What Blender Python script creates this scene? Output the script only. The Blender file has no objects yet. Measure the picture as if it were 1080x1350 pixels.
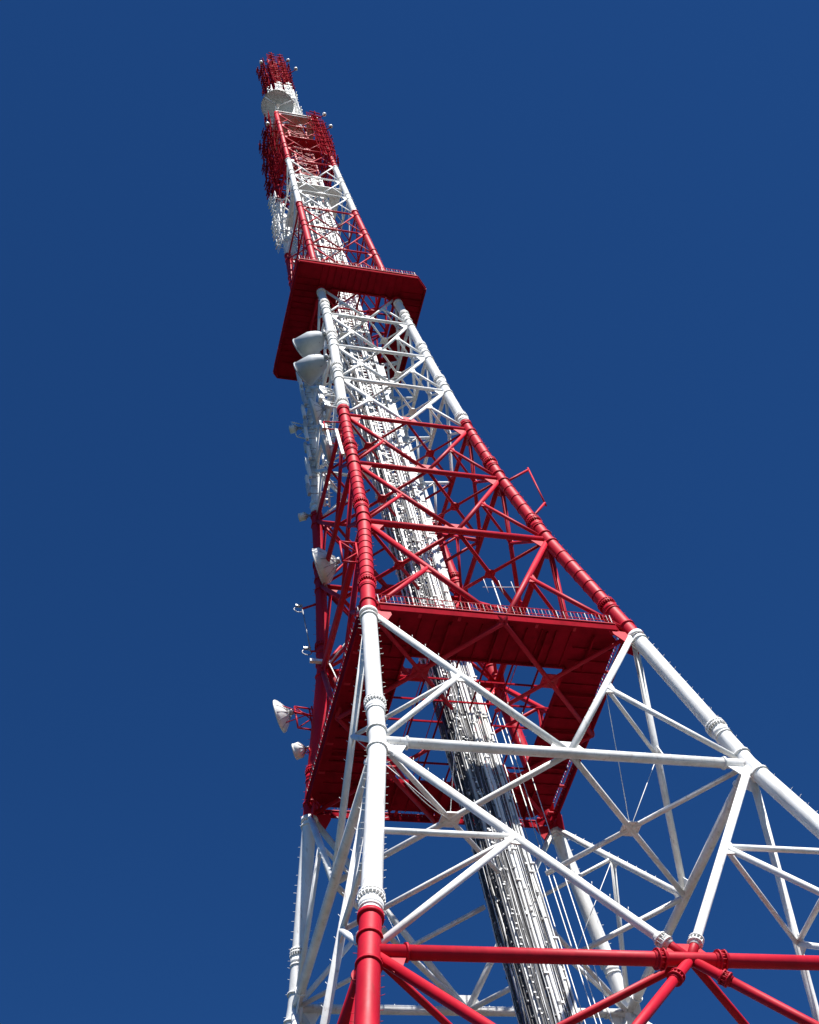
import bpy, math, random
from mathutils import Vector, Matrix
V = Vector
random.seed(7)
S = bpy.context.scene
COL = S.collection
ZO = 67.76                                   # fitted frame origin (lower balcony height) above ground

# ------------------------------------------------------------------ camera
cam = bpy.data.cameras.new('camera'); camo = bpy.data.objects.new('camera', cam); COL.objects.link(camo)
CP = V((-29.7785, -58.8478, 1.6))
yaw, pit, rol, F_ = 0.475, 0.9321, -0.2865, 2070.12
Fw = V((math.sin(yaw)*math.cos(pit), math.cos(yaw)*math.cos(pit), math.sin(pit)))
R0 = V((math.cos(yaw), -math.sin(yaw), 0)); U0 = R0.cross(Fw)
Rr = R0*math.cos(rol)+U0*math.sin(rol); Uu = -R0*math.sin(rol)+U0*math.cos(rol)
camo.matrix_world = Matrix(((Rr.x, Uu.x, -Fw.x, CP.x), (Rr.y, Uu.y, -Fw.y, CP.y), (Rr.z, Uu.z, -Fw.z, CP.z), (0, 0, 0, 1)))
cam.sensor_fit = 'VERTICAL'; cam.sensor_height = 24; cam.lens = 24*F_/1350
cam.clip_start = .1; cam.clip_end = 5000
S.camera = camo

# ------------------------------------------------------------------ light
SUN_EL, SUN_AZ = math.radians(53), math.radians(171)     # azimuth as atan2(x, y)
W = bpy.data.worlds.new('World'); S.world = W; W.use_nodes = True
nt = W.node_tree; sk = nt.nodes.new('ShaderNodeTexSky'); sk.sky_type = 'NISHITA'; sk.sun_disc = False
sk.sun_elevation = SUN_EL; sk.sun_rotation = SUN_AZ
sk.air_density = 1.0; sk.dust_density = 0.0; sk.ozone_density = 4.0; sk.altitude = 1500
hs = nt.nodes.new('ShaderNodeMixRGB'); hs.blend_type = 'MULTIPLY'; hs.inputs[0].default_value = 1; hs.inputs[2].default_value = (.29, .755, 1.29, 1)   # deep, clean blue of the day
nt.links.new(sk.outputs[0], hs.inputs[1]); nt.links.new(hs.outputs[0], nt.nodes['Background'].inputs[0]); nt.nodes['Background'].inputs[1].default_value = 0.043
sl = bpy.data.lights.new('sun', 'SUN'); sl.energy = 5.0; sl.angle = math.radians(.5); sl.color = (1, .965, .91)
so = bpy.data.objects.new('sun', sl); COL.objects.link(so)
sd = V((math.sin(SUN_AZ)*math.cos(SUN_EL), math.cos(SUN_AZ)*math.cos(SUN_EL), math.sin(SUN_EL)))
so.rotation_euler = sd.to_track_quat('Z', 'Y').to_euler(); so.location = (0, 0, 200)
S.view_settings.view_transform = 'Standard'; S.view_settings.look = 'None'
S.view_settings.exposure = 0.8; S.view_settings.gamma = 1
S.render.engine = 'CYCLES'; S.render.resolution_x = 819; S.render.resolution_y = 1024

# ------------------------------------------------------------------ materials
def mat(name, c1, c2, rough=.45, scale=1.5, metal=0, spec=.5, streak=0, bump=0, coat=0):
    m = bpy.data.materials.new(name); m.use_nodes = True; t = m.node_tree; b = t.nodes['Principled BSDF']
    tc = t.nodes.new('ShaderNodeTexCoord'); mp = t.nodes.new('ShaderNodeMapping')
    mp.inputs['Scale'].default_value = (1, 1, .25 if streak else 1)
    n = t.nodes.new('ShaderNodeTexNoise'); n.inputs['Scale'].default_value = scale; n.inputs['Detail'].default_value = 8; n.inputs['Roughness'].default_value = .65
    r = t.nodes.new('ShaderNodeValToRGB'); r.color_ramp.elements[0].position = .3; r.color_ramp.elements[1].position = .58
    r.color_ramp.elements[0].color = (*c2, 1); r.color_ramp.elements[1].color = (*c1, 1)
    t.links.new(tc.outputs['Object'], mp.inputs[0]); t.links.new(mp.outputs[0], n.inputs[0]); t.links.new(n.outputs[0], r.inputs[0])
    t.links.new(r.outputs[0], b.inputs['Base Color'])
    b.inputs['Roughness'].default_value = rough; b.inputs['Metallic'].default_value = metal; b.inputs['Specular IOR Level'].default_value = spec
    b.inputs['Coat Weight'].default_value = coat; b.inputs['Coat Roughness'].default_value = .25
    if streak:                                  # sparse rust runs and chalky wear
        n3 = t.nodes.new('ShaderNodeTexNoise'); n3.inputs['Scale'].default_value = 2.2; n3.inputs['Detail'].default_value = 10; n3.inputs['Roughness'].default_value = .75
        mp3 = t.nodes.new('ShaderNodeMapping'); mp3.inputs['Scale'].default_value = (1.6, 1.6, .16)
        r3 = t.nodes.new('ShaderNodeValToRGB'); r3.color_ramp.elements[0].position = .565; r3.color_ramp.elements[1].position = .68
        r3.color_ramp.elements[0].color = (0, 0, 0, 1); r3.color_ramp.elements[1].color = (.5, .5, .5, 1)
        mx = t.nodes.new('ShaderNodeMixRGB'); mx.inputs[2].default_value = (.24, .13, .08, 1) if c1[1] > .5 else (.20, .03, .02, 1)
        t.links.new(tc.outputs['Object'], mp3.inputs[0]); t.links.new(mp3.outputs[0], n3.inputs[0]); t.links.new(n3.outputs[0], r3.inputs[0])
        t.links.new(r3.outputs[0], mx.inputs[0]); t.links.new(r.outputs[0], mx.inputs[1]); t.links.new(mx.outputs[0], b.inputs['Base Color'])
        rr_ = t.nodes.new('ShaderNodeMapRange'); rr_.inputs[3].default_value = rough-.1; rr_.inputs[4].default_value = rough+.25
        t.links.new(n.outputs[0], rr_.inputs[0]); t.links.new(rr_.outputs[0], b.inputs['Roughness'])
    if bump:
        bp = t.nodes.new('ShaderNodeBump'); bp.inputs['Strength'].default_value = bump; bp.inputs['Distance'].default_value = .03
        n2 = t.nodes.new('ShaderNodeTexNoise'); n2.inputs['Scale'].default_value = scale*5
        t.links.new(tc.outputs['Object'], n2.inputs[0]); t.links.new(n2.outputs[0], bp.inputs['Height']); t.links.new(bp.outputs[0], b.inputs['Normal'])
    return m
WHT = mat('white_paint', (.86, .86, .845), (.64, .63, .60), .42, .9, streak=1, bump=.15)
RED = mat('red_paint', (.50, .005, .023), (.37, .004, .016), .46, .8, spec=.24, streak=1, bump=.15)
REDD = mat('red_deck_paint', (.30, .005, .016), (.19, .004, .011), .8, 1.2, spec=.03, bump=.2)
REDP = mat('shade_darkened_panel_red', (.32, .003, .015), (.15, .002, .009), .8, 1.5, spec=.02)  # tower red darkened, so the shade on the upper panels sits in the colour
CAB = mat('grey_cable', (.13, .13, .135), (.05, .05, .055), .6, 5)
GRY = mat('grey_radome', (.50, .53, .55), (.40, .42, .44), .5, 1.2)
BLK = mat('black_cable', (.03, .03, .035), (.10, .10, .10), .5, 6)
STL = mat('galvanised_steel', (.45, .46, .47), (.28, .28, .29), .45, 3, metal=.5)
NAV = mat('dark_blue_hose', (.02, .03, .07), (.03, .04, .09), .5, 2)
CON = mat('concrete', (.42, .41, .38), (.30, .29, .27), .9, .8, bump=.4)
GRA = mat('grass_ground', (.022, .032, .012), (.036, .034, .02), .95, .05, bump=.5)
GRV = mat('gravel_ground', (.085, .08, .075), (.055, .052, .05), .95, .7, bump=.6)
GLS = mat('white_lamp_glass', (.85, .87, .88), (.75, .78, .8), .2, 2)

# ------------------------------------------------------------------ mesh builder
class MB:
    def __init__(s): s.v = []; s.f = []; s.m = []; s.mats = []; s.sm = []
    def mi(s, m):
        if m not in s.mats: s.mats.append(m)
        return s.mats.index(m)
    def face(s, idx, m, sm=False): s.f.append(idx); s.m.append(s.mi(m)); s.sm.append(sm)
    def sweep(s, pts, rad, m, n=12, caps=True, mats=None, sm=True):
        pts = [V(p) for p in pts]; k = len(pts)
        if not isinstance(rad, (list, tuple)): rad = [rad]*k
        ref = None; base = len(s.v)
        for i, p in enumerate(pts):
            d = (pts[min(i+1, k-1)]-pts[max(i-1, 0)]).normalized()
            if ref is None:
                ref = V((1, 0, 0)) if abs(d.x) < .8 else V((0, 1, 0))
            a = (ref-d*ref.dot(d)).normalized(); b = d.cross(a); ref = a
            for j in range(n):
                t = 2*math.pi*j/n; s.v.append(p+(a*math.cos(t)+b*math.sin(t))*rad[i])
        for i in range(k-1):
            mm = mats[i] if mats else m
            for j in range(n):
                s.face((base+i*n+j, base+i*n+(j+1) % n, base+(i+1)*n+(j+1) % n, base+(i+1)*n+j), mm, sm)
        if caps:
            s.face(tuple(base+j for j in range(n))[::-1], mats[0] if mats else m)
            s.face(tuple(base+(k-1)*n+j for j in range(n)), mats[-1] if mats else m)
        return s
    def tube(s, a, b, r, m, n=12, **k): return s.sweep([a, b], r, m, n, **k)
    def box(s, c, ax, ay, az, m):            # centre, three half-axis vectors
        c = V(c); b = len(s.v)
        for i in (-1, 1):
            for j in (-1, 1):
                for k in (-1, 1): s.v.append(c+V(ax)*i+V(ay)*j+V(az)*k)
        for q in ((0, 1, 3, 2), (4, 6, 7, 5), (0, 4, 5, 1), (2, 3, 7, 6), (0, 2, 6, 4), (1, 5, 7, 3)): s.face(tuple(b+i for i in q), m)
        return s
    def abox(s, x0, x1, y0, y1, z0, z1, m):
        return s.box(((x0+x1)/2, (y0+y1)/2, (z0+z1)/2), ((x1-x0)/2, 0, 0), (0, (y1-y0)/2, 0), (0, 0, (z1-z0)/2), m)
    def bar(s, a, b, w, h, m, up=(0, 0, 1)):
        a = V(a); b = V(b); d = b-a; u = V(up); x = d.cross(u)
        if x.length < 1e-4: x = d.cross(V((1, 0, 0)))
        x.normalize(); u = x.cross(d).normalized()
        return s.box((a+b)/2, d/2, x*w/2, u*h/2, m)
    def prism(s, poly, nrm, th, m):          # 3-D planar polygon thickened along nrm
        b = len(s.v); n = len(poly); nrm = V(nrm).normalized()*th/2
        for p in poly: s.v.append(V(p)-nrm)
        for p in poly: s.v.append(V(p)+nrm)
        s.face(tuple(b+i for i in range(n))[::-1], m); s.face(tuple(b+n+i for i in range(n)), m)
        for i in range(n): j = (i+1) % n; s.face((b+i, b+j, b+n+j, b+n+i), m)
        return s
    def build(s, name, parent=None, smooth=True):
        me = bpy.data.meshes.new(name); me.from_pydata([tuple(v) for v in s.v], [], s.f)
        for m in s.mats: me.materials.append(m)
        me.polygons.foreach_set('material_index', s.m); me.polygons.foreach_set('use_smooth', s.sm); me.update()
        o = bpy.data.objects.new(name, me); COL.objects.link(o); o.parent = parent
        return o

def thing(name, label, cat, loc=(0, 0, 0), group=None):
    o = bpy.data.objects.new(name, None); COL.objects.link(o); o.location = loc; o.empty_display_size = .5
    o['label'] = label; o['category'] = cat
    if group: o['group'] = group
    return o
def tag(o, label, cat, group=None):
    o['label'] = label; o['category'] = cat
    if group: o['group'] = group
    return o
def dup(root, label=None):
    r = root.copy(); COL.objects.link(r)
    if label: r['label'] = label
    for ch in root.children:
        c = ch.copy(); COL.objects.link(c); c.parent = r
        for g in ch.children:
            d = g.copy(); COL.objects.link(d); d.parent = c
    return r
def frame(n, up=(0, 0, 1)):                   # rotation whose +Z local axis points along n
    n = V(n).normalized(); x = V(up).cross(n).normalized(); y = n.cross(x)
    return Matrix((x, y, n)).transposed()

# ------------------------------------------------------------------ ground
g = MB(); N = 24; ring = [0, 60, 200, 700, 2500]
for r in ring[1:]:
    for j in range(N): g.v.append(V((r*math.cos(2*math.pi*j/N), r*math.sin(2*math.pi*j/N), 0)))
g.face(tuple(range(N)), GRA)
for k in range(3):
    for j in range(N): g.face((k*N+j, (k+1)*N+j, (k+1)*N+(j+1) % N, k*N+(j+1) % N), GRA)
o = g.build('ground'); o['kind'] = 'structure'
g = MB(); g.prism([(-34, -34, .004), (34, -34, .004), (34, 34, .004), (-34, 34, .004)], (0, 0, 1), .002, GRV)
o = g.build('gravel_yard'); o['kind'] = 'structure'

# ------------------------------------------------------------------ tower skeleton
LV = [  # z (fitted), half width, centre offset
 (-67.3, 22.3, 0, 0), (-54.5, 19.4, 0, 0), (-42.5, 16.7, 0, 0),
 (-27.685, 13.382, .036, -.029), (-12.05, 9.863, .138, -.048), (.55, 7.93, .127, -.082), (12.017, 6.097, .169, -.073),
 (20.271, 5.207, .02, -.01), (27.445, 4.644, -.062, .026), (33.534, 4.184, -.005, 0), (39.307, 3.773, .075, -.034),
 (45.118, 3.46, .054, -.031), (50.2, 3.25, -.018, .011)]
def sub(a, b, n):
    for i in range(1, n+1): t = i/n; LV.append(tuple(a[k]*(1-t)+b[k]*t for k in range(4)))
L10 = (68.0, 2.68, -.143, .072); L11 = (80.103, 2.368, -.174, .088); L12 = (93.134, 2.138, -.218, .109)
sub(LV[-1], L10, 4); sub(L10, L11, 3); sub(L11, L12, 4)
NL = len(LV); I0, I1, I2, I5, I9, I10, I11, I12 = 3, 4, 5, 8, 12, 16, 19, 23
SG = {'A': (-1, -1), 'B': (1, -1), 'C': (1, 1), 'D': (-1, 1)}
def P(l, c):
    z, w, ox, oy = LV[l]; a, b = SG[c]; return V((a*w+ox, b*w+oy, z+ZO))
def Pz(z, c):                                  # leg axis at fitted height z
    for l in range(NL-1):
        if LV[l][0] <= z <= LV[l+1][0] or l == NL-2:
            t = (z-LV[l][0])/(LV[l+1][0]-LV[l][0]); return P(l, c).lerp(P(l+1, c), t)
def interp(tab, x):
    for (a, b), (c, d) in zip(tab, tab[1:]):
        if x <= c: return b+(d-b)*max(0, (x-a))/(c-a)
    return tab[-1][1]
LEGR = [(-67, .52), (-27, .455), (0, .43), (20, .40), (33, .365), (49, .32), (68, .28), (93, .22)]
HR = [(-67, .32), (-27, .30), (-12, .265), (12, .22), (20, .18), (28, .15), (46, .13), (60, .085), (93, .07)]
DR = [(-67, .26), (-27, .215), (-12, .20), (5, .19), (15, .155), (25, .135), (45, .115), (60, .075), (93, .06)]
BANDS = [(-67.8, RED), (-54.5, WHT), (-42.5, RED), (-25.5, WHT), (0, RED), (28.3, WHT), (49.0, RED), (68.6, WHT), (80.1, RED), (93.2, WHT)]
def colz(z):
    c = RED
    for b, m in BANDS:
        if z >= b: c = m
    return c
def level_mat(l):
    if l in (I0, I2, I5, I9, I10, I11, 1, 2): return RED
    return colz(LV[l][0]+.1)

tower = thing('lattice_tower', 'tall tapering red and white banded tubular steel broadcasting tower rising against blue sky', 'tower')
counts = {}; rest = {}
CAP = {'strut': 100, 'diagonal_brace': 96}
def member(kind, a, b, r, m, n=12, m2=None, t2=None, rings=()):
    """one straight tube as a part; past the cap it joins the kind's remainder"""
    k = counts.get(kind, 0); counts[kind] = k+1
    over = k >= CAP.get(kind, 100)
    mb = rest.setdefault(kind, MB()) if over else MB()
    a = V(a); b = V(b)
    if m2 is not None:
        c = a.lerp(b, t2); mb.sweep([a, c, b], r, m, n, mats=[m, m2])
    else: mb.tube(a, b, r, m, n)
    d = (b-a); L = d.length; d.normalize()
    for dist, rr, th, mm in rings:
        c = a+d*dist
        if th >= .2:                            # bolted pair of flanges
            flange(mb, c-d*th*.42, d, r, rr, .07, mm); flange(mb, c+d*th*.42, d, r, rr, .07, mm); bolt_ring(mb, c, d, r+(rr-r)*.6, mm, 12, th*.62)
            flange(mb, c, d, r, r*1.12, th*1.9, mm)
        else: flange(mb, c, d, r, rr, th, mm)
    if not over: return mb.build(kind, tower)
def flange(mb, c, d, r, rr, th, m, fins=0):
    mb.sweep([c-d*th*.5, c+d*th*.5], rr, m, 18)
    if fins:
        fr = frame(d, V((0, 0, 1)) if abs(d.z) < .9 else V((0, 1, 0)))
        for k in range(fins):
            t = 2*math.pi*k/fins; u = fr@V((math.cos(t), math.sin(t), 0)); w = d.cross(u)
            mb.box(c+u*(r+(rr-r)*.5)-d*(th*.5+.16), d*.16, u*(rr-r)*.5, w*.014, m)
def bolt_ring(mb, c, d, R, m, n=14, L=.07):
    fr = frame(d, V((0, 0, 1)) if abs(d.z) < .9 else V((0, 1, 0)))
    for k in range(n):
        t = 2*math.pi*k/n; u = fr@V((math.cos(t), math.sin(t), 0)); mb.tube(c+u*R-d*L, c+u*R+d*L, .026, m, 6)

def hull2(pts):
    pts = sorted(set(pts)); 
    def half(ps):
        h = []
        for p in ps:
            while len(h) > 1 and (h[-1][0]-h[-2][0])*(p[1]-h[-2][1])-(h[-1][1]-h[-2][1])*(p[0]-h[-2][0]) <= 1e-9: h.pop()
            h.append(p)
        return h[:-1]
    return half(pts)+half(pts[::-1])
def gpiece(kind, *a):
    k = counts.get(kind, 0); counts[kind] = k+1; over = k >= 100
    mb = rest.setdefault(kind, MB()) if over else MB(); gusset(mb, *a)
    if not over: mb.build(kind, tower)
def gusset(mb, c, dirs, r, L, th, m):          # plate webbing the members that meet at c
    c = V(c); n = V((0, 0, 0))
    for i in range(len(dirs)):
        for j in range(i+1, len(dirs)):
            x = V(dirs[i]).normalized().cross(V(dirs[j]).normalized())
            if x.length > n.length: n = x
    n.normalize(); a = V(dirs[0]).normalized(); b = n.cross(a); pts = []
    for d in dirs:
        d = V(d).normalized(); w = n.cross(d); pts.append((0.0, 0.0))
        for s_ in (-1, 1):
            p = d*L+w*s_*r*.9; pts.append((round(p.dot(a), 4), round(p.dot(b), 4)))
    h = hull2(pts); mb.prism([c+a*x+b*y for x, y in h], n, th, m)

FACES = [('A', 'B'), ('B', 'C'), ('C', 'D'), ('D', 'A')]
CXY = lambda l: V((LV[l][2], LV[l][3], LV[l][0]+ZO))

# legs: one continuous part each, with its joints and pegs as sub-parts
for c in 'ABCD':
    zs = sorted(set([l[0] for l in LV]+[b for b, _ in BANDS if b > -67.3 and b < 93.1]))
    zs = [z for z in zs if z <= 93.2]
    pts = [Pz(z, c) for z in zs]; rad = [interp(LEGR, z) for z in zs]
    mb = MB(); mb.sweep(pts, rad, RED, 24, mats=[colz((zs[i]+zs[i+1])/2) for i in range(len(zs)-1)])
    leg = mb.build('leg', tower)
    for l in range(1, I12+1):
        z, w = LV[l][0], LV[l][1]; r = interp(LEGR, z); big = l <= I9
        d = (Pz(z+.5, c)-Pz(z-.5, c)).normalized() if l < I12 else V((0, 0, 1))
        for dz in ((-.85, .75) if l <= I2 else (-.55, .5)):
            q = Pz(z+dz, c) if z+dz < 93 else None
            if q:
                fb = MB(); flange(fb, q, d, r, r*1.13+.02, .11, colz(z+dz-.01) if l != I2 else (RED if dz > 0 else WHT)); fb.build('collar_ring', leg)
        if l < I9:
            off = 3.3 if l <= I2 else (2.3 if l < 8 else 1.9)
            zj = z+off; q = Pz(zj, c); r = interp(LEGR, zj); d = (Pz(zj+.5, c)-Pz(zj-.5, c)).normalized(); m = colz(zj)
            fj = MB(); flange(fj, q+d*.09, d, r, r*1.27, .11, m, 22); flange(fj, q-d*.10, d, r, r*1.27, .11, m, 0)
            fr_ = d; bolt_ring(fj, q, d, r*1.17, m, 18, .2)
            fj.sweep([q-d*.75, q-d*.45], [r*1.02, r*1.14], m, 20); flange(fj, q-d*.85, d, r, r*1.12, .1, m); fj.build('flange_joint', leg)
    for zj in (-25.5, 0, 28.3, 49.0, 68.6, 80.1):      # lapped collar where the colour changes
        q = Pz(zj, c); d = (Pz(zj+.3, c)-Pz(zj-.3, c)).normalized(); r = interp(LEGR, zj)
        m = WHT if zj in (0, 49.0) else RED
        s_ = -1 if zj in (0, 49.0) else 1
        fb = MB(); fb.sweep([q-d*.02*s_, q-d*.32*s_ if zj in (0, 49.0) else q-d*.26], r*1.2, WHT if zj in (0, 49.0) else RED, 22); fb.build('collar_ring', leg)
    pg = MB(); z = -60
    while z < 92:
        q = Pz(z, c); r = interp(LEGR, z); m = colz(z); s_ = 1 if int(z*10) % 2 else -1
        for u in (V((1, -.15, 0)), V((-1, .25, 0)) if c in 'AD' else V((.25, -1, 0))):
            u = u.normalized(); u = (u+V((0, random.uniform(-.25, .25), random.uniform(-.1, .2)))).normalized(); L = random.uniform(.12, .21) if z < 30 else .12
            if random.random() < .12: continue
            pg.tube(q+u*(r-.02), q+u*(r+L)+V((0, 0, .02)), .012, m, 5)
        z += random.uniform(.56, .74)
    o = pg.build('climbing_pegs', leg); o['kind'] = 'stuff'
    # cable straps on the red stretch
    if c in 'AB':
        st = MB(); z = 3.6
        while z < 26.5:
            if not any(abs(z-L[0]) < 1.1 for L in LV):
                q = Pz(z, c); r = interp(LEGR, z); d = (Pz(z+.3, c)-Pz(z-.3, c)).normalized()
                st.sweep([q-d*.035, q+d*.035], r*1.07, REDD, 20)
            z += .82 if c == 'A' else 1.25
        o = st.build('cable_strap', leg); o['kind'] = 'stuff'
    ft = MB(); q = Pz(-67.3, c); ft.abox(q.x-2.2, q.x+2.2, q.y-2.2, q.y+2.2, -.6, .42, CON); ft.build('footing', tower)

def pegs(mb, a, b, r, up, m, step=.95, L=.2):
    a = V(a); b = V(b); n = int((b-a).length/step)
    for i in range(1, n): q = a.lerp(b, i/n); mb.tube(q+up*(r-.02), q+up*(r+L), .016, m, 5)
pegm = MB()

for l in range(1, NL):                          # horizontals + diaphragms
    z = LV[l][0]; r = interp(HR, z); m = level_mat(l); lr = interp(LEGR, z)
    gm = MB()
    for (a, b) in FACES:
        pa, pb = P(l, a), P(l, b); d = (pb-pa).normalized(); M = (pa+pb)/2
        if l != I2:
            fl = [(lr+.95, r*1.35, .12, m)] if l <= I0 else []
            L = (pb-pa).length
            rg = [(lr*1.0+1.0, r*1.3, .1, m), (L-lr-1.0, r*1.3, .1, m)] if l in (I1, I0) else []
            if l == I0: rg += [(L/2-1.35, r*1.5, .3, m), (L/2+1.35, r*1.5, .3, m)]
            member('horizontal_beam', pa, pb, r, m, 16, rings=rg)
            if l in (I1,): pegs(pegm, pa+d*1.5, pb-d*1.5, r, V((0, 0, 1)), m, 1.3, .14)
        # gussets
        up1 = [(P(l+1, a)-M), (P(l+1, b)-M)] if l < I12 else []
        G = 1.0 if l <= I1 else (.9 if l <= I5 else (.65 if l <= I9 else .4))
        if l != I2: gpiece('gusset_plate', M, [d, -d]+up1, r*.9, G, .07, m)
        n1 = (P(l, a)-CXY(l)); 
        if l > 1:
            Ml = (P(l-1, a)+P(l-1, b))/2
            gpiece('gusset_plate', pa, [d, Ml-pa], r, lr+G*.95, .06, colz(z-1.2) if l not in (I0, I2) else RED)
            gpiece('gusset_plate', pb, [-d, Ml-pb], r, lr+G*.95, .06, colz(z-1.2) if l not in (I0, I2) else RED)
    pass
    if l == 1: continue
    pr = r*.62 if l <= I2 else r*.6
    ms = [(P(l, a)+P(l, b))/2 for a, b in FACES]; dg = MB()
    for i in range(4):
        p, q = ms[i], ms[(i+1) % 4]; mid = (p+q)/2
        member('diaphragm_brace', p, q, pr, m, 10)
        if l <= I9:
            c = FACES[(i+1) % 4][0]; pc = P(l, c); cc = CXY(l)
            e = cc+(mid-cc).normalized()*1.9
            member('corner_brace', pc, e, pr*.85, m, 10)
            gpiece('diaphragm_plate', mid, [p-mid, q-mid, pc-mid, e-mid], pr*1.2, .55 if l <= I2 else .32, .09, m)
    if l <= I9: pass

wires = []
for l in range(0, NL-1):                        # face bracing between level l and l+1
    z = (LV[l][0]+LV[l+1][0])/2; r = interp(DR, z); m = colz(z); mids = {}
    for fi, (a, b) in enumerate(FACES):
        M = (P(l, a)+P(l, b))/2; on = (M-CXY(l)); on.z = 0; on.normalize()
        for c in (a, b):
            T = P(l+1, c); L = (T-M).length; d = (T-M).normalized()
            ml = level_mat(l) if l > 0 else m
            rg = []; kw = {}
            if l == I0: 
                kw = dict(m2=m, t2=1.15/L); rg = [(1.38, r*1.6, .4, WHT)]; first = RED
            elif l == 2: kw = {}; first = m; rg = [(1.5, r*1.55, .3, m)]
            elif l == I1-0 and False: first = m
            elif l in (I5, I10, I11, I9): kw = dict(m2=m, t2=.06); first = RED
            else: first = m
            end = T-d*interp(LEGR, LV[l+1][0])*.3
            member('diagonal_brace', M, end, r, first, 14, rings=rg, **kw)
            if l in (I0, I1) and fi != 2: pegs(pegm, M+d*2.2, T-d*1.5, r, (on*.55+V((0, 0, .8))).normalized(), m)
            q = M+(T-M)*.52; mids[(fi, c)] = q
            if l <= I9-1 or True:
                sr = r*.78; low = P(l, c)
                if l != 0:
                    member('strut', q, low+(q-low).normalized()*interp(LEGR, LV[l][0])*.5, sr if l < I9 else sr*.9, m, 10)
                if l == I0:
                    t = (q.z-P(l, c).z)/(P(l+1, c).z-P(l, c).z); hp = P(l, c).lerp(P(l+1, c), t); member('strut', q, hp, sr*.9, m, 10)
                if l < I0 and l > 0:                 # diamond hangers of the big lower bays
                    up = (P(l+1, a)+P(l+1, b))/2; member('strut', q, up, r*.95, m, 12, rings=[((up-q).length-1.55, r*1.5, .3, m)])
    if l <= I9-1:
        for i in range(4):
            c = FACES[(i+1) % 4][0]; a = mids[(i, c)]; b = mids[((i+1) % 4, c)]
            member('corner_strut', a, b, r*.62, m, 10)
            if l in (I1,):
                mid = ((P(l, FACES[i][0])+P(l, FACES[i][1]))/2+(P(l, FACES[(i+1) % 4][0])+P(l, FACES[(i+1) % 4][1]))/2)/2
                wires += [(a, mid), (b, mid)]
        nm = MB()
        for (fi, c), q in mids.items():
            a_, b_ = FACES[fi]; M = (P(l, a_)+P(l, b_))/2; T = P(l+1, c); low = P(l, c)
            gpiece('node_plate', q, [M-q, T-q, low-q], r*.8, .62 if l <= I2 else .42, .08, m)
        pass
for kind, mb in rest.items():
    o = mb.build(kind, tower); o['kind'] = 'stuff'
o = pegm.build('brace_pegs', tower); o['kind'] = 'stuff'

# ------------------------------------------------------------------ balconies
def ringpoly(h, ch, z):
    """octagon corners (per-corner chamfer dict), counter-clockwise from A"""
    out = []
    for c, (sx, sy) in (('A', (-1, -1)), ('B', (1, -1)), ('C', (1, 1)), ('D', (-1, 1))):
        k = ch[c] if isinstance(ch, dict) else ch
        xm, xp, ym, yp = h if isinstance(h, tuple) else (h, h, h, h)
        hx = xp if sx > 0 else xm; hy = yp if sy > 0 else ym
        p1 = V((sx*hx, sy*(hy-k), z)); p2 = V((sx*(hx-k), sy*hy, z))
        out += [p1, p2] if sx*sy > 0 else [p2, p1]
    return out
def deck(name, parent, z0, th, inn, out, chi, cho, m):
    mb = MB(); a = ringpoly(inn, chi, z0); b = ringpoly(out, cho, z0); n = 8; base = 0
    for h in (0, th):
        for p in a: mb.v.append(p+V((0, 0, h)))
        for p in b: mb.v.append(p+V((0, 0, h)))
    for i in range(n):
        j = (i+1) % n
        mb.face((i, j, 8+j, 8+i), m); mb.face((16+i, 24+i, 24+j, 16+j), m)
        mb.face((8+i, 8+j, 24+j, 24+i), m); mb.face((i, 16+i, 16+j, j), m)
    return mb.build(name, parent)
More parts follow.
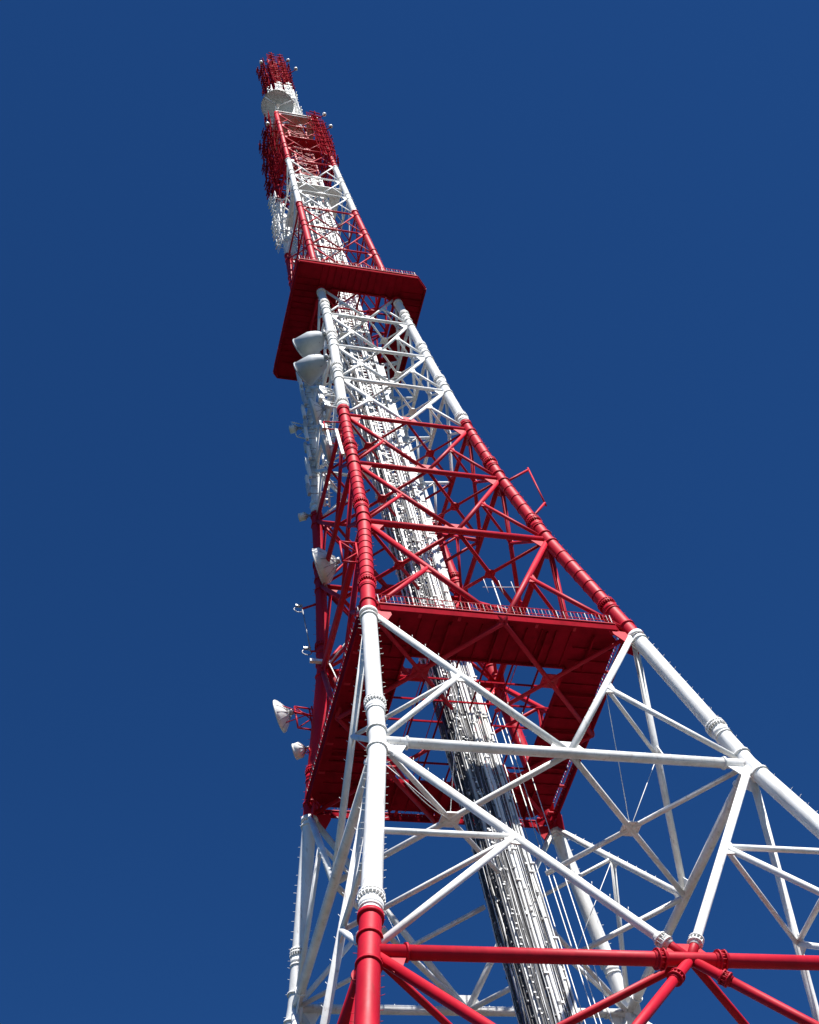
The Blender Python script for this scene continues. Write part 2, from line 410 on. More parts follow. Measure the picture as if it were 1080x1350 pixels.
def balcony(z, inn, out, chi, cho, girder, rail_h, joist, edge_out, lip):
    e = bpy.data.objects.new('balcony', None); COL.objects.link(e); e.parent = tower
    z += ZO
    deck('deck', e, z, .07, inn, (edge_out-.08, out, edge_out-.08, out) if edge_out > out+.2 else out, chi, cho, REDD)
    jm = MB(); n = int(2*out/joist)
    for i in range(n+1):
        t = -out+.25+i*(2*out-.5)/n
        if abs(t) < out-.3:
            for s_ in (-1, 1):
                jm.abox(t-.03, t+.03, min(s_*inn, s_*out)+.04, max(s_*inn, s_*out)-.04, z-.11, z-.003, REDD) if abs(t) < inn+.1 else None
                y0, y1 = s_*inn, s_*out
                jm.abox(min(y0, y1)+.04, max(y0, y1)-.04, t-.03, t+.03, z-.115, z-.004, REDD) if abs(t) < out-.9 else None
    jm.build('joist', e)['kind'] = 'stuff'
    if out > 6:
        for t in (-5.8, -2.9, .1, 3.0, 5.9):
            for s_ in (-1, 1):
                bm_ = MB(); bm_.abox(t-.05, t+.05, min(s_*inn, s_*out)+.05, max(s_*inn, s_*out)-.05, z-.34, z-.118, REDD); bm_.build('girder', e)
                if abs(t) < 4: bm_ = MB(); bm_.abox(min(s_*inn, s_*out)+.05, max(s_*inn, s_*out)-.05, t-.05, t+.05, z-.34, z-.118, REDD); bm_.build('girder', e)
    em = MB(); pe = ringpoly(edge_out, cho, z)
    for i in range(8):
        a, b = pe[i], pe[(i+1) % 8]
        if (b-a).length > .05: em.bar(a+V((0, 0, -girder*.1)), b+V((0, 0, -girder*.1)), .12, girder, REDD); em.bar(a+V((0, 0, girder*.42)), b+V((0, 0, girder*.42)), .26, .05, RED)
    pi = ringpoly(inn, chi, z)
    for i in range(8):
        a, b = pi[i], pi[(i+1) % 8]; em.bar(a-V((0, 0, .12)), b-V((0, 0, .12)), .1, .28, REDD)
    if edge_out > out+.2:
        k = int(2*out/2.2)
        for i in range(k+1):
            t = -out+.5+i*(2*out-1)/k
            for s_ in (-1, 1):
                em.abox(t-.09, t+.09, min(s_*out, s_*edge_out), max(s_*out, s_*edge_out), z-.02, z+.06, RED)
                em.abox(min(s_*out, s_*edge_out), max(s_*out, s_*edge_out), t-.09, t+.09, z-.025, z+.055, RED)
    em.build('edge_girder', e)
    rm = MB(); pr = ringpoly(edge_out-.06, cho, z+.06)
    for i in range(8):
        a, b = pr[i], pr[(i+1) % 8]; L = (b-a).length
        if L < .05: continue
        for h in (rail_h, rail_h*.55): rm.tube(a+V((0, 0, h)), b+V((0, 0, h)), .03, RED, 6)
        k = max(1, int(L/.22))
        for j in range(k+1):
            q = a.lerp(b, j/k); rm.tube(q, q+V((0, 0, rail_h)), .028 if j % 8 == 0 else .014, RED if j % 2 else STL, 5)
    rm.build('railing', e)
    return e
b1 = balcony(1.0, 4.9, 7.5, .01, {'A': .95, 'B': .95, 'C': .95, 'D': .95}, .5, 1.1, .9, 8.05, .1)
gb = MB()                                        # grid floor over the shaft opening
for i in range(-2, 3):
    t = i*1.65
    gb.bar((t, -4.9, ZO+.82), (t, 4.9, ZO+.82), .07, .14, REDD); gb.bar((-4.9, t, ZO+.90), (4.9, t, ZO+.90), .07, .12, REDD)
for s_ in (-1, 1):
    for q in (3.4, 2.0): gb.bar((s_*q, -4.9, ZO+1.05), (s_*q, 4.9, ZO+1.05), .04, .05, RED)
gb.build('floor_grid', b1)
b2 = balcony(50.0, 3.45, 5.42, 1.1, {'A': .02, 'B': .95, 'C': .95, 'D': .3}, .34, 1.0, .6, 5.5, .06)
gb = MB()
for i in (-1, 0, 1):
    t = i*1.75+.2; gb.bar((t, -3.4, ZO+50.2), (t, 3.4, ZO+50.2), .12, .2, REDD); gb.bar((-3.4, t, ZO+50.35), (3.4, t, ZO+50.35), .12, .1, REDD)
gb.abox(-3.4, -1.6, -3.4, 3.4, ZO+50.42, ZO+50.46, REDD); gb.abox(-1.6, 3.4, 1.7, 3.4, ZO+50.43, ZO+50.47, REDD)
gb.build('floor_grid', b2)
for (zc, s_) in ((74.5, 2.35), (87, 2.1), (93.3, 2.3)):
    mb = MB(); m = WHT if zc in (74.5, 93.3) else RED; 
    for (x0, x1, y0, y1) in ((-s_, s_, -s_, -s_*.55), (-s_, s_, s_*.55, s_), (-s_, -s_*.55, -s_*.55, s_*.55), (s_*.55, s_, -s_*.55, s_*.55)):
        mb.abox(x0-.15, x1-.15, y0+.08, y1+.08, ZO+zc, ZO+zc+.06, m)
    mb.build('rest_platform', tower)

# ------------------------------------------------------------------ lift shaft with cables
shaft = thing('lift_shaft', 'square white lattice lift shaft packed with vertical cables and pipes up the tower axis', 'lift shaft', (-.05, 0, 0)); shaft.scale = (.76, .76, 1)
hw = 1.28; ztop = 93.3+ZO
for sx in (-1, 1):
    for sy in (-1, 1):
        mb = MB(); mb.abox(sx*hw-.10, sx*hw+.10, sy*hw-.10, sy*hw+.10, 0, ZO+80, WHT); mb.abox(sx*hw-.10, sx*hw+.10, sy*hw-.10, sy*hw+.10, ZO+80, ZO+93.3, RED); mb.build('corner_post', shaft)
for f in range(4):
    mb = MB(); rot = Matrix.Rotation(f*math.pi/2, 3, 'Z')
    def T(x, y, z): return rot@V((x, y, z))
    z = .8; k = 0; dz = 1.35
    while z < ztop-1.5:
        WH = WHT if z < ZO+80 else RED
        mb.bar(T(-hw, -hw, z), T(hw, -hw, z), .07, .09, WH)
        a, b = (-hw, hw) if k % 2 else (hw, -hw)
        mb.bar(T(a, -hw+.02, z), T(b, -hw+.02, z+dz), .05, .05, WH)
        if z > 20: mb.bar(T(-a, -hw-.02, z), T(-b, -hw-.02, z+dz), .045, .045, WH)
        z += dz; k += 1
    mb.build('lattice_panel', shaft)
# vertical runs: cables, trays, pipes (x, y, r, material, z0, z1)
def run(name, x, y, r, m, z0, z1, clampm=None, step=1.1, wob=.02, n=8):
    mb = MB(); k = int((z1-z0)/4)+1
    pts = [V((x+random.uniform(-wob, wob), y+random.uniform(-wob, wob), z0+(z1-z0)*i/k)) for i in range(k+1)]
    mb.sweep(pts, r, m, n)
    if clampm:
        z = z0+random.uniform(.2, 1)
        while z < z1: mb.abox(x-r*1.7, x+r*1.7, y-r*1.7, y+r*1.7, z, z+.09, clampm); z += step
    return mb.build(name, shaft)
# front (camera-side) faces: -y and -x
rs = random.Random(11)
x = -1.24
while x < -.22:                                 # dense dark cable bank on the left of the front face
    r = rs.uniform(.035, .07); run('cable', x, -1.50-rs.random()*.12, r, rs.choice((BLK, BLK, BLK, CAB, CAB, STL)), 1, ZO+rs.uniform(4, 26), rs.choice((None, STL, WHT, CAB)), rs.uniform(.7, 2.2), wob=.03, n=6); x += r*2.0
for x, r, z1, st in ((-.08, .11, 79, 6), (.22, .12, 79, 7), (1.05, .12, 79, 6), (1.28, .10, 79, 5)):
    run('feeder_pipe', x, -1.5-r*.6, r, WHT, 1, ZO+z1, WHT, st)
x = .4
while x < .95: r = rs.uniform(.03, .055); run('cable', x, -1.47-rs.random()*.05, r, rs.choice((BLK, BLK, CAB, STL, WHT)), 1, ZO+rs.uniform(4, 60), None, wob=.03, n=6); x += r*2.3
y = -1.25
while y < 1.25:
    r = rs.uniform(.04, .07); run('cable', -1.47-rs.random()*.12, y, r, rs.choice((BLK, BLK, BLK, CAB, CAB)), 1, ZO+rs.uniform(8, 48), rs.choice((None, CAB, STL, WHT)), rs.uniform(.8, 2.4), wob=.03, n=6); y += r*rs.uniform(1.9, 2.6)
for y, r, z1 in ((-.7, .09, 79), (.1, .08, 79), (.95, .09, 79)): run('feeder_pipe', -1.68, y, r, WHT, ZO+4, ZO+z1, WHT, 3)
for x, y, r, m, z1 in ((-.6, -.6, .16, WHT, 79), (.5, -.5, .10, STL, 79), (.1, .4, .2, WHT, 79), (.8, .7, .09, BLK, 92), (-.2, .1, .07, BLK, 92), (-.85, .3, .07, BLK, 90), (.5, .1, .06, RED, 93)):
    run('feeder_pipe' if m is WHT else 'cable', x, y, r, m, 1, ZO+z1, STL, 2.0)
tr = MB()                                       # perforated cable tray on the camera side: rungs between two rails
for x in (-.62, -.12, .55, 1.1):
    tr.abox(x-.02, x+.02, -1.42, -1.33, 1, ZO+79, WHT)
z = 1
while z < ZO+79:
    for x0 in (-.62, .55):
        if random.random() < .55: tr.abox(x0, x0+.5, -1.40, -1.35, z, z+random.uniform(.04, .16), random.choice((WHT, WHT, STL)))
    z += .45
tr.build('cable_tray', shaft)
z = ZO+14                                       # stacked pale casings on the right of the shaft
while z < ZO+42:
    mb = MB(); mb.abox(1.62, 2.25, -.75, -.05, z, z+1.55, GRY); mb.abox(1.58, 2.29, -.79, -.01, z+1.56, z+1.66, WHT); mb.build('casing', shaft); z += 1.95
jb = MB()
for i in range(280):
    z = random.uniform(15, ZO+79); f = random.random(); s_ = random.uniform(.03, .11); h = random.uniform(.03, .14)
    if f < .6: c = V((random.uniform(-1.2, 1.2), -1.62, z))
    else: c = V((-1.62, random.uniform(-1.2, 1.2), z))
    jb.box(c, (s_, 0, 0), (0, .08, 0), (0, 0, h), random.choice((WHT, STL, CAB, CAB)))
jb.build('clamp_blocks', shaft)['kind'] = 'stuff'
for i in range(16):
    x = rs.uniform(-1.5, 1.2); y = -1.66-rs.random()*.12; zz = 2; pts = []
    if i % 3 == 0: x, y = -1.7-rs.random()*.1, rs.uniform(-1.2, 1)
    while zz < ZO+rs.uniform(-8, 40): pts.append(V((x+rs.uniform(-.09, .09), y+rs.uniform(-.05, .05), zz))); zz += rs.uniform(1.6, 3.2)
    if len(pts) > 2: mb = MB(); mb.sweep(pts, rs.uniform(.025, .05), rs.choice((BLK, CAB, CAB, STL, WHT)), 6); mb.build('loose_cable', shaft)
for i in range(150):
    z = rs.uniform(14, ZO+30); mb = MB() if i == 0 else mb
    x = rs.uniform(-1.4, 1.3); mb.box((x, -1.72, z), (rs.uniform(.03, .13), 0, .0), (0, .03, 0), (0, 0, rs.uniform(.02, .06)), rs.choice((WHT, STL, CAB)))
mb.build('cable_cleats', shaft)['kind'] = 'stuff'
ld = MB()
for y in (-.25, .25): ld.abox(.95, 1.0, y-.02, y+.02, 1, ZO+79, WHT)
z = 1.3
while z < ZO+79: ld.tube((.975, -.25, z), (.975, .25, z), .018, WHT, 5); z += .35
ld.build('ladder', shaft)
# waveguide fan on the far side and hose standing free on the left
mb = MB(); mb.sweep([V((-1.4, -.3, 0)), V((-1.38, -.3, 20)), V((-1.4, -.25, 45)), V((-1.32, -.2, 62)), V((-1.3, -.2, ZO+2))], .075, NAV, 10)
hose = mb.build('hose'); hose.location = (-.0, .1, 0)
tag(hose, 'thin dark blue hose hanging just left of the white lift shaft', 'hose')

for i, (x, y, z0, x2, y2, z2) in enumerate(((1.75, 0, 3, 1.9, 0, -60), (2.35, .1, 2, 2.6, .1, -60), (2.75, .3, 2, 3.0, .4, -60), (3.3, .1, 1, 3.45, .2, -60))):
    mb = MB(); mb.tube((x, y, z0+ZO), (x2, y2, z2+ZO), .028, WHT, 6); o = mb.build('hoist_rope')
    tag(o, ['thin white rope closest to the right side of the lift shaft', 'thin white rope hanging second from the lift shaft', 'thin white rope hanging third from the lift shaft',
            'thin white rope hanging farthest right of the lift shaft'][i], 'rope', 'ropes hanging from the lower balcony')
for i, (a, b) in enumerate(wires):
    mb = MB(); mb.tube(a, b, .022, WHT, 6); mb.build('hanger_wire', tower)
mb = MB(); q0 = P(I1, 'A')+V((.3, .1, -1.2)); q1 = (P(I1, 'A')+P(I1, 'B')+P(I1, 'A')+P(I1, 'D'))/4
mb.sweep([q0.lerp(q1, t)-V((0, 0, .55*math.sin(math.pi*t))) for t in [i/10 for i in range(11)]], .025, WHT, 6); mb.build('slack_cable', tower)

# ------------------------------------------------------------------ dishes
def dish(name, label, pos, n, R, depth, shroud, arm_to, front=GRY, back=WHT, group='microwave dishes on the tower', frame_m=STL, pw=1.6, rb=1.0):
    pos = V(pos)+V((0, 0, ZO)); n = V(n).normalized(); t = thing(name, label, 'dish antenna', pos, group)
    t.rotation_mode = 'QUATERNION'; t.rotation_quaternion = frame(n).to_quaternion()
    fr = frame(n); inv = fr.transposed()
    mb = MB(); k = 8                              # reflector: shroud and curved back, opening along +Z
    prof = [(R*.97, 0), (R, 0), (R*rb, -shroud)]+[(R*rb*(1-(i/k)), -shroud-depth*(1-(1-i/k)**pw)) for i in range(1, k)]+[(R*.06, -shroud-depth)]
    mb.sweep([V((0, 0, z)) for r, z in prof], [r for r, z in prof], back, 32); mb.build('reflector', t)
    mb = MB(); mb.sweep([V((0, 0, .012)), V((0, 0, .05)), V((0, 0, .075))], [R*.985, R*.97, R*.5], front, 32); mb.build('radome', t)
    mb = MB(); mb.sweep([V((0, 0, .02)), V((0, 0, -.07))], R*1.03, back, 32, caps=True)
    for i in range(12 if rb == 1 else 0):
        a = 2*math.pi*i/12; mb.bar((R*math.cos(a)*1.0, R*math.sin(a)*1.0, -shroud), (R*.25*math.cos(a), R*.25*math.sin(a), -shroud-depth*.98), .05, .05, STL)
    mb.build('rim', t)
    mb = MB(); e = inv@(V(arm_to)+V((0, 0, ZO))-pos); hub = V((0, 0, -shroud-depth))
    mb.sweep([hub, hub+V((0, 0, -.25))], R*.18, STL, 12)
    mb.tube(hub+V((0, 0, -.2)), e, .07, frame_m, 8)
    mb.tube(V((0, -R*.7, -shroud-depth*.45)), e+V((0, .3, 0)), .035, frame_m, 6); mb.tube(V((R*.6, R*.2, -shroud-depth*.45)), e, .03, frame_m, 6)
    mb.tube(e+inv@V((0, 0, -.9)), e+inv@V((0, 0, .9)), .06, frame_m, 8)
    mb.build('mount', t)
    return t
dish('dish_antenna', 'upper of two big pale drum dishes under the upper balcony', (-5.6, -1.9, 41.3), (-.64, .77, 0), 1.08, .95, 1.25, (-3.9, -3.2, 41.9), pw=2.1, rb=.84, back=GRY)  # grey back puts the drum's shaded lower side into its colour
dish('dish_antenna', 'lower of two big pale drum dishes under the upper balcony', (-5.95, -1.9, 37.5), (-.64, .77, 0), 1.08, .95, 1.25, (-3.9, -3.3, 37.8), pw=2.1, rb=.84, back=GRY)  # same grey back, standing in for shade on a pale drum
dish('dish_antenna', 'grey dish seen edge-on in front of the white far left leg below the drum pair', (-5.15, -.3, 34.8), (-.90, .36, -.1), 1.05, .6, .15, (-4.1, -1.2, 34.7))
dish('dish_antenna', 'grey dish with a white box on its back near the red near leg top', (-5.2, -1.0, 28.6), (-.90, .36, -.1), 1.0, .5, .25, (-4.4, -2.1, 28.6))
dish('dish_antenna', 'large white dish with grey lower back beside the square pink bracket', (-5.6, 3.9, 20.7), (-.87, .49, 0), 1.32, .9, .45, (-4.9, 4.9, 20.6))
dish('dish_antenna', 'white dish on a red bracket left of the far red leg above the lower balcony', (-9.0, 7.2, 8.6), (-.86, .51, 0), 1.08, .6, .12, (-6.9, 6.7, 8.3), frame_m=RED)
dish('dish_antenna', 'small white drum dish below the bracket mounted dish at the far red leg', (-8.3, 7.3, 5.5), (-.86, .51, 0), .52, .3, .4, (-7.3, 7.1, 5.0), frame_m=RED)
dish('dish_antenna', 'tiny white drum on a white ladder frame left of the white far left leg', (-5.5, 4.2, 39.3), (-.9, .4, 0), .33, .25, .35, (-4.2, 4.0, 39.3))
dish('dish_antenna', 'tiny white drum beside the bottom of the white far left leg band', (-5.9, 4.9, 28.1), (-.9, .4, 0), .32, .25, .4, (-4.8, 4.7, 28.0))

# top dish, tilted down
t = thing('dish_antenna', 'round dish with crossed feed struts near the white tower top, facing down', 'dish antenna', V((-2.0, -2.0, ZO+95.2)))
n = V((-.12, -.42, -.90)).normalized(); t.rotation_mode = 'QUATERNION'; t.rotation_quaternion = frame(n).to_quaternion()
R = 1.68; mb = MB(); k = 8
pi_ = [(R*i/k, -.55*(1-(i/k)**2)) for i in range(1, k+1)]
mb.sweep([V((0, 0, z)) for r, z in pi_], [r for r, z in pi_], GRY, 32, caps=False)
po = [(R*1.03, .05), (R*1.03, -.04)]+[(r*1.01, z-.06) for r, z in pi_[::-1]]
mb.sweep([V((0, 0, z)) for r, z in po], [r for r, z in po], WHT, 32, caps=True); 
mb2 = MB(); mb2.sweep([V((0, 0, .05)), V((0, 0, -.52))], [R*1.03, R*1.03], WHT, 32, caps=False)
# reflector bowl without its cap covering the mouth
mb = MB(); mb.sweep([V((0, 0, z)) for r, z in pi_], [r for r, z in pi_], GRY, 32, caps=False)
mb.sweep([V((0, 0, z)) for r, z in po], [r for r, z in po], WHT, 32, caps=False); mb.build('reflector', t)
mb2.build('rim', t)
mb = MB()
for a in (.3, 2.4, 4.5): mb.tube((R*math.cos(a), R*math.sin(a), 0), (0, 0, .85), .05, WHT, 8)
mb.sweep([V((0, 0, .7)), V((0, 0, .95))], .2, WHT, 12); mb.build('feed', t)
mb = MB(); mb.tube((0, 0, -.55), (-.2, -.6, -1.6), .1, WHT, 8); mb.tube((.4, -.4, -.5), (-.2, -.6, -1.6), .05, WHT, 8); mb.build('mount', t)

# ------------------------------------------------------------------ brackets and small antennas
def bracket(name, label, org, ex, ey, w, h, m, r=.045):       # braced square frame
    t = thing(name, label, 'bracket', V(org)+V((0, 0, ZO))); ex = V(ex).normalized(); ey = V(ey).normalized()
    mb = MB(); a, b, c, d = V((0, 0, 0)), ex*w, ex*w+ey*h, ey*h
    for p, q in ((a, b), (b, c), (c, d), (d, a)): mb.tube(p, q, r, m, 8)
    mb.build('frame', t); mb = MB(); mb.tube(a, (b+c)/2, r*.7, m, 8); mb.tube(d, (b+c)/2, r*.7, m, 8); mb.build('brace', t)
    mb = MB(); mb.tube(b+ex*.0, b+ex*.9, r*.8, m, 8); mb.tube(c, c+ex*.9, r*.8, m, 8); mb.build('arm', t)
    return t
bracket('mounting_bracket', 'square pink braced bracket on the left side of the near red leg', (-8.15, -6.8, 6.7), (1, 0, 0), (.05, 0, 1), .98, 2.0, RED, .065)
bracket('mounting_bracket', 'white ladder bracket with cross braces beside the near white leg', (-5.7, -4.5, 28.6), (1, 0, 0), (0, .3, 1), .95, 1.9, WHT)
bracket('mounting_bracket', 'upper white ladder bracket beside the near white leg', (-5.6, -4.2, 30.7), (1, 0, 0), (0, .3, 1), .95, 2.0, WHT)
bracket('mounting_bracket', 'red frame bracket carrying a dish beside the far red leg', (-8.0, 6.8, 7.2), (1, .1, 0), (0, 0, 1), 1.0, 2.0, RED, .06)
bracket('mounting_bracket', 'small white ladder frame left of the white far left leg', (-5.1, 4.1, 38.2), (.7, .1, 0), (-.1, 0, 1), .8, 2.2, WHT)

t = thing('pole_mount', 'empty red pole held off the right leg by two arms', 'pole mount', (0, 0, ZO))
a = Pz(20.6, 'B'); a.z -= ZO; b = Pz(15.6, 'B'); b.z -= ZO; u = V((.96, -.28, 0)).normalized()
mb = MB(); p0 = V((7.35, -5.7, 21.4)); p1 = V((7.4, -5.9, 16.5)); mb.tube(p0, p1, .06, RED, 8); mb.build('pole', t)
for q, e in ((a, p0.lerp(p1, .05)), (b, p0.lerp(p1, .93))):
    mb = MB(); mb.tube(q+V((0, 0, -.9)), e, .09, RED, 8); mb.build('arm', t)

t = thing('panel_antenna', 'narrow white panel antenna on the red near leg just under its white band', 'antenna', (0, 0, ZO))
q = V((-5.85, -5.3, 22.6)); mb = MB(); mb.box(q, (.10, 0, 0), (0, .07, 0), (-.02, 0, 1.55), WHT); mb.build('radome', t)
mb = MB(); mb.tube(q+V((0, .1, 1.2)), q+V((.8, .3, 1.2)), .05, RED, 8); mb.build('arm', t); mb = MB(); mb.tube(q+V((0, .1, -1)), q+V((.7, .3, -1)), .05, RED, 8); mb.build('arm', t)
t = thing('panel_antenna', 'short white panel antenna left of the narrow one beside the red near leg', 'antenna', (0, 0, ZO))
q = V((-6.35, -4.9, 23.6)); mb = MB(); mb.box(q, (.08, 0, 0), (0, .05, 0), (0, 0, .95), WHT); mb.build('radome', t)
mb = MB()
for dz in (-.7, 1.15): mb.tube(q+V((0, 0, dz)), q+V((1.1, -.1, dz)), .045, RED, 8)
mb.tube(q+V((-.12, 0, 1.15)), q+V((-.12, 0, 2.1)), .05, RED, 8); mb.tube(q+V((-.12, 0, 2.1)), q+V((1.1, -.1, 2.1)), .05, RED, 8); mb.build('arm', t)

t = thing('yagi_antenna', 'thin white comb antenna standing on the lower balcony', 'antenna', (.9, -7.0, ZO+1.1))
mb = MB(); mb.tube((0, 0, 0), (.05, .1, 4.9), .035, WHT, 8); mb.build('mast', t)
mb = MB(); mb.tube((-.7, .1, 4.2), (1.9, -.1, 4.3), .02, WHT, 6); mb.build('boom', t)
for i, x in enumerate((-.5, .45, 1.25)):
    mb = MB(); mb.tube((x, .0, 3.6), (x, .05, 4.95), .018, WHT, 6); mb.build('element', t)

t = thing('dipole_antenna', 'dark folded dipole on two arms left of the far red leg', 'antenna', (0, 0, ZO))
la = Pz(18.6, 'D')-V((0, 0, ZO)); lb = Pz(13.9, 'D')-V((0, 0, ZO)); mb = MB()
pa = la+V((-1.35, .3, -.5)); pb = lb+V((-.75, .2, .1)); mb.tube(pa, pb, .045, STL, 8); mb.build('pole', t)
mb = MB(); mb.tube(la, pa, .08, RED, 8); mb.build('arm', t); mb = MB(); mb.tube(lb, pb, .07, RED, 8); mb.build('arm', t)
for q in (pa, pb):
    mb = MB()
    pts = [q+V((-.25+.32*math.cos(s), .1, .0+.28*math.sin(s))) for s in [2*math.pi*i/12 for i in range(13)]]
    mb.sweep(pts, .035, STL, 6); mb.box(q+V((-.2, 0, .35)), (.25, 0, 0), (0, .05, 0), (0, 0, .08), STL)
    mb.build('element', t)

t = thing('fold_out_arm', 'pink and white jointed arm at the far red leg above the bracket mounted dish', 'arm', (0, 0, ZO))
q = Pz(12.3, 'D')-V((0, 0, ZO)); mb = MB()
mb.tube(q+V((.3, -.6, -.2)), q+V((2.9, -1.6, 3.4)), .055, WHT, 8); mb.tube(q+V((.3, -.6, -.2)), q+V((.75, -.6, -2.6)), .05, WHT, 8); mb.build('pole', t)
mb = MB(); mb.box(q+V((-.3, -.55, 0)), (.7, 0, 0), (0, .12, 0), (0, 0, .12), WHT); mb.tube(q+V((.2, -.5, 0)), q+V((1.2, -1.0, 1.2)), .11, RED, 8); mb.build('joint', t)

# white clutter clinging to the far left leg below the upper balcony
rr = random.Random(3)
def plate_kit(nm, lab, cat, cen, sx, sy, sz, m, kgroup=None):
    t = thing(nm, lab, cat, V(cen)+V((0, 0, ZO)), kgroup)
    mb = MB(); mb.box((0, 0, 0), (sx, 0, 0), (0, sy, 0), (0, 0, sz), m); mb.build('case', t)
    mb = MB(); mb.tube((0, 0, -sz*1.3), (0, 0, sz*1.3), .04, STL, 6)
    mb.tube((0, 0, sz*.8), (.7, -.1, sz*.8), .035, STL, 6); mb.tube((0, 0, -sz*.8), (.7, -.1, -sz*.8), .035, STL, 6); mb.build('bracket', t)
    return t
for i in range(16):
    z = 30.5+i*1.15; q = Pz(z, 'D'); a = rr.uniform(-.3, 1.0)
    plate_kit('sector_antenna', 'white sector antenna clamped to the white far left leg', 'antenna', (q.x-.52-rr.random()*.3, q.y+a*.5-.5, z), .11, .16, .55+.3*rr.random(), rr.choice((WHT, WHT, GRY)), 'sector antennas on the far left leg')
for i in range(6):
    z = 28.5+i*1.1; q = Pz(z, 'A')
    plate_kit('radio_unit', 'small pale radio box between the near white leg and the drum dishes', 'radio unit', (q.x-.7-rr.random()*.5, q.y+.9+rr.random()*1.2, z), .2, .15, .28, rr.choice((WHT, GRY, STL)), 'radio boxes behind the near white leg')
for i in range(14):
    z = 29.5+i*1.35; q = Pz(z, 'D')
    plate_kit('junction_box', 'small white equipment box fixed on the inner side of the white far left leg', 'box', (q.x+.35+rr.random()*.6, q.y-.65-rr.random()*.4, z), .14+.1*rr.random(), .1, .15+.2*rr.random(), rr.choice((WHT, GRY, STL)), 'equipment boxes on the far left leg')
dk = MB()                                        # feeder ladder running beside far left leg
for s_ in (0, 1):
    dk.sweep([Pz(z, 'D')+V((.55+.35*s_, -.45, 0)) for z in (28.8, 33.5, 39.3, 45.1, 49.5)], .09, WHT, 8)
z = 29
while z < 49: q = Pz(z, 'D')+V((.5, -.45, 0)); dk.bar(q, q+V((.45, 0, 0)), .12, .12, WHT); z += .6
dk.build('feeder_ladder', tower)
dk = MB()
for s_ in range(3):
    dk.sweep([Pz(z, 'A')+V((.12+.14*s_-.25, .52, 0)) for z in (2, 12, 20.3, 27.4, 33.5, 39.3, 49.5)], .055, STL, 8)
dk.build('feeder_cable', tower)

# ------------------------------------------------------------------ panel arrays on the upper faces
def panel_proto(name, label, m, w, h, grp, m2):
    t = thing(name, label, 'antenna', (0, 0, 0), grp)
    mb = MB(); n = 7
    mb.abox(-w/2, w/2, -.02, .0, -h/2, -h/2+.06, m); mb.abox(-w/2, w/2, -.02, 0, h/2-.06, h/2, m)
    for i in range(n): x = -w/2+.03+i*(w-.06)/(n-1); mb.abox(x-.02, x+.02, -.03, .01, -h/2+.06, h/2-.06, m)
    for i in range(5): z = -h/2+.2+i*(h-.4)/4; mb.abox(-w/2, w/2, .011, .03, z-.02, z+.02, m)
    mb.abox(-w*.2, w*.2, .035, .06, -h*.4, h*.4, m2)
    mb.build('reflector', t)
    mb = MB()
    for z in (-h*.25, h*.25):
        mb.tube((0, 0, z), (0, -.32, z), .05, m2, 6); mb.bar((-w*.36, -.32, z), (w*.36, -.32, z), .09, .09, m2); mb.bar((0, -.34, z-h*.17), (0, -.34, z+h*.17), .09, .08, m2)
    mb.build('dipole', t)
    for s_ in (-1, 1): mb = MB(); mb.tube((s_*w*.25, .02, 0), (s_*w*.25, .75, 0), .04, m, 6); mb.build('arm', t)
    return t
def place(t, pos, yawdeg): t.location = V(pos)+V((0, 0, ZO)); t.rotation_euler = (0, 0, math.radians(yawdeg))
def array(label, grp, m, m2, face, z0, z1, rows, cols, off, smin=-9, sh=0):
    first = None
    for r in range(rows):
        z = z0+(z1-z0)*(r+.5)/rows; hwid = interp([(l[0], l[1]) for l in LV[I9:]], min(z, 93.1))
        pw = 2*hwid/cols*.94; 
        for c in range(cols):
            s = -hwid+(c+.5)*2*hwid/cols
            if s < smin: continue
            s += sh; jit = rr.uniform(-.12, .12)
            if first is None: first = panel_proto('dipole_antenna', label, m, pw, (z1-z0)/rows*.93, grp, m2); o = first
            else: o = dup(first)
            d = hwid+off+jit
            pos, yw = {'AD': ((-d, s, z), -90), 'BC': ((d, s, z), 90), 'AB': ((s, -d, z), 0), 'CD': ((s, d, z), 180)}[face]
            pos = (pos[0]-.2, pos[1]+.1, pos[2]+rr.uniform(-.15, .15)); place(o, pos, yw+rr.uniform(-14, 14)); k_ = rr.uniform(.82, 1.12); o.scale = (k_, k_, rr.uniform(.8, 1.02))
array('shaded red dipole panel on the left face of the red band below the tower top', 'red dipole panels on the left face', REDP, REDD, 'AD', 79.5, 93.2, 7, 3, .8)
array('red dipole panel on the right face of the red band below the tower top', 'red dipole panels on the right face', REDP, REDP, 'BC', 83, 94, 6, 3, .75)
array('red dipole panel in front of the right near leg below the tower tip', 'red dipole panels at the right near corner', REDP, REDP, 'AB', 81.5, 93.6, 5, 3, .45, smin=.8, sh=.35)
array('white dipole panel on the left face of the upper white band', 'white dipole panels on the left face', WHT, WHT, 'AD', 68.3, 79.3, 6, 3, .75, smin=0.2)
array('shaded red dipole panel on the far face of the red band below the tower top', 'red dipole panels on the far face', REDP, REDD, 'CD', 80, 93, 5, 3, .7)
array('white dipole panel on the far face of the upper white band', 'white dipole panels on the far face', WHT, WHT, 'CD', 68, 79.5, 5, 3, .6)

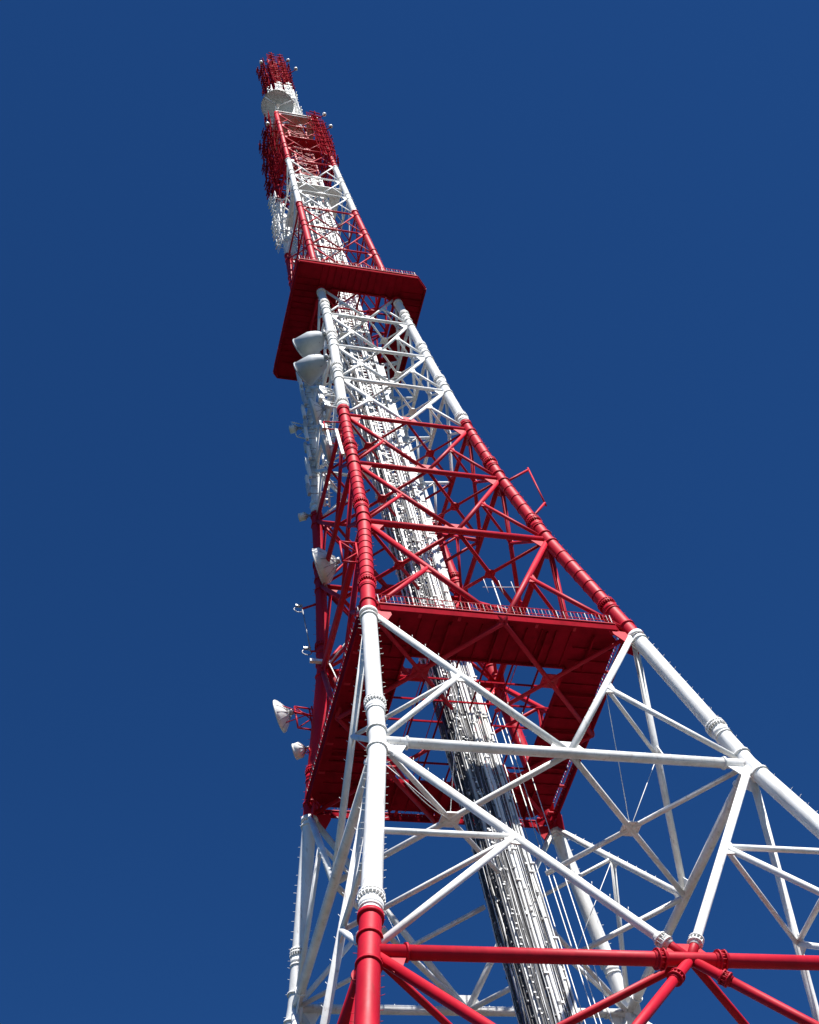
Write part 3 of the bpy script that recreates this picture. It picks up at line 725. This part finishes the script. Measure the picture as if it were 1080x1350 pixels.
# ------------------------------------------------------------------ top mast
mast = thing('top_mast', 'short square mast crowned with white then red dipole panels at the tower tip', 'mast', (-.22, .11, ZO+93.2))
for sx in (-1, 1):
    for sy in (-1, 1):
        mb = MB(); mb.sweep([V((sx*.75, sy*.75, 0)), V((sx*.7, sy*.7, 12)), V((sx*.68, sy*.68, 21.4))], .09, WHT, 10, mats=[WHT, RED]); mb.build('leg', mast)
mb = MB(); z = .3; k = 0
while z < 21:
    m = WHT if z < 12 else RED
    for f in range(4):
        rot = Matrix.Rotation(f*math.pi/2, 3, 'Z'); a = 1 if k % 2 else -1
        mb.bar(rot@V((-.73, -.73, z)), rot@V((.73, -.73, z)), .06, .06, m); mb.bar(rot@V((-.72*a, -.73, z)), rot@V((.72*a, -.73, z+1.1)), .05, .05, m)
    z += 1.1; k += 1
mb.build('lattice', mast)
mb = MB(); mb.sweep([V((0, 0, .1)), V((0, 0, 2.2)), V((0, 0, 2.25)), V((0, 0, 9))], [1.35, 1.35, 1.05, 1.0], WHT, 28); mb.build('drum', mast)
for (m, m2, z0, z1, rows, nm) in ((WHT, WHT, 96.5, 105.2, 4, 'white'), (REDP, REDD, 105.4, 114.4, 5, 'red')):
    first = None
    for r in range(rows):
        z = z0+(z1-z0)*(r+.5)/rows
        for f in range(4):
            if nm == 'white' and f in (0,) and r < 2: continue
            for s in (-.55, .55):
                if first is None: first = panel_proto('dipole_antenna', '%s dipole panel on the square mast at the tower tip' % nm, m, 1.0, (z1-z0)/rows*.9, '%s dipole panels round the tip mast' % nm, m2); o = first
                else: o = dup(first)
                a = math.radians(f*90); d = 1.35 if nm == 'red' else 1.25
                v = Matrix.Rotation(a, 3, 'Z')@V((s, -d, 0)); place(o, (v.x-.22, v.y+.11, z+rr.uniform(-.1, .1)), f*90+rr.uniform(-10, 10)); o.scale = (rr.uniform(.8, 1), rr.uniform(.7, 1.3), rr.uniform(.8, 1))
core = MB(); core.abox(-.45, .45, -.45, .45, 12.2, 21.3, REDD); core.build('backing_core', mast)  # solid dark red core added inside the mast to deepen the tip's tone
def lamp(pos, lab, ax=-.22, ay=.11, reach=.75):
    t = thing('warning_lamp', lab, 'lamp', V(pos)+V((0, 0, ZO)), 'warning lamps on the tower top')
    mb = MB(); mb.sweep([V((0, 0, 0)), V((0, 0, .05)), V((0, 0, .3)), V((0, 0, .42)), V((0, 0, .46))], [.14, .2, .2, .12, .03], GLS, 12); mb.build('globe', t)
    mb = MB(); e = V((ax-pos[0], ay-pos[1], 0)); e = e.normalized()*(e.length-reach); mb.tube((0, 0, -.04), e+V((0, 0, -.04)), .05, REDD, 8); mb.build('arm', t)
lamp((-2.3, -1.6, 109.8), 'white lamp at the left corner of the red tower tip')
lamp((1.5, -.9, 114.4), 'white lamp at the upper right corner of the red tower tip')
lamp((1.7, -1.7, 109.4), 'white lamp below the upper right lamp of the red tower tip')
lamp((-3.7, -2.2, 88.8), 'white lamp on the left edge of the red band under the tip', reach=2.9)
lamp((3.0, -2.3, 94.3), 'white lamp over the right red panels under the tip', reach=2.9)
lamp((3.2, -2.4, 90.7), 'white lamp beside the right red panels under the tip', reach=2.9)
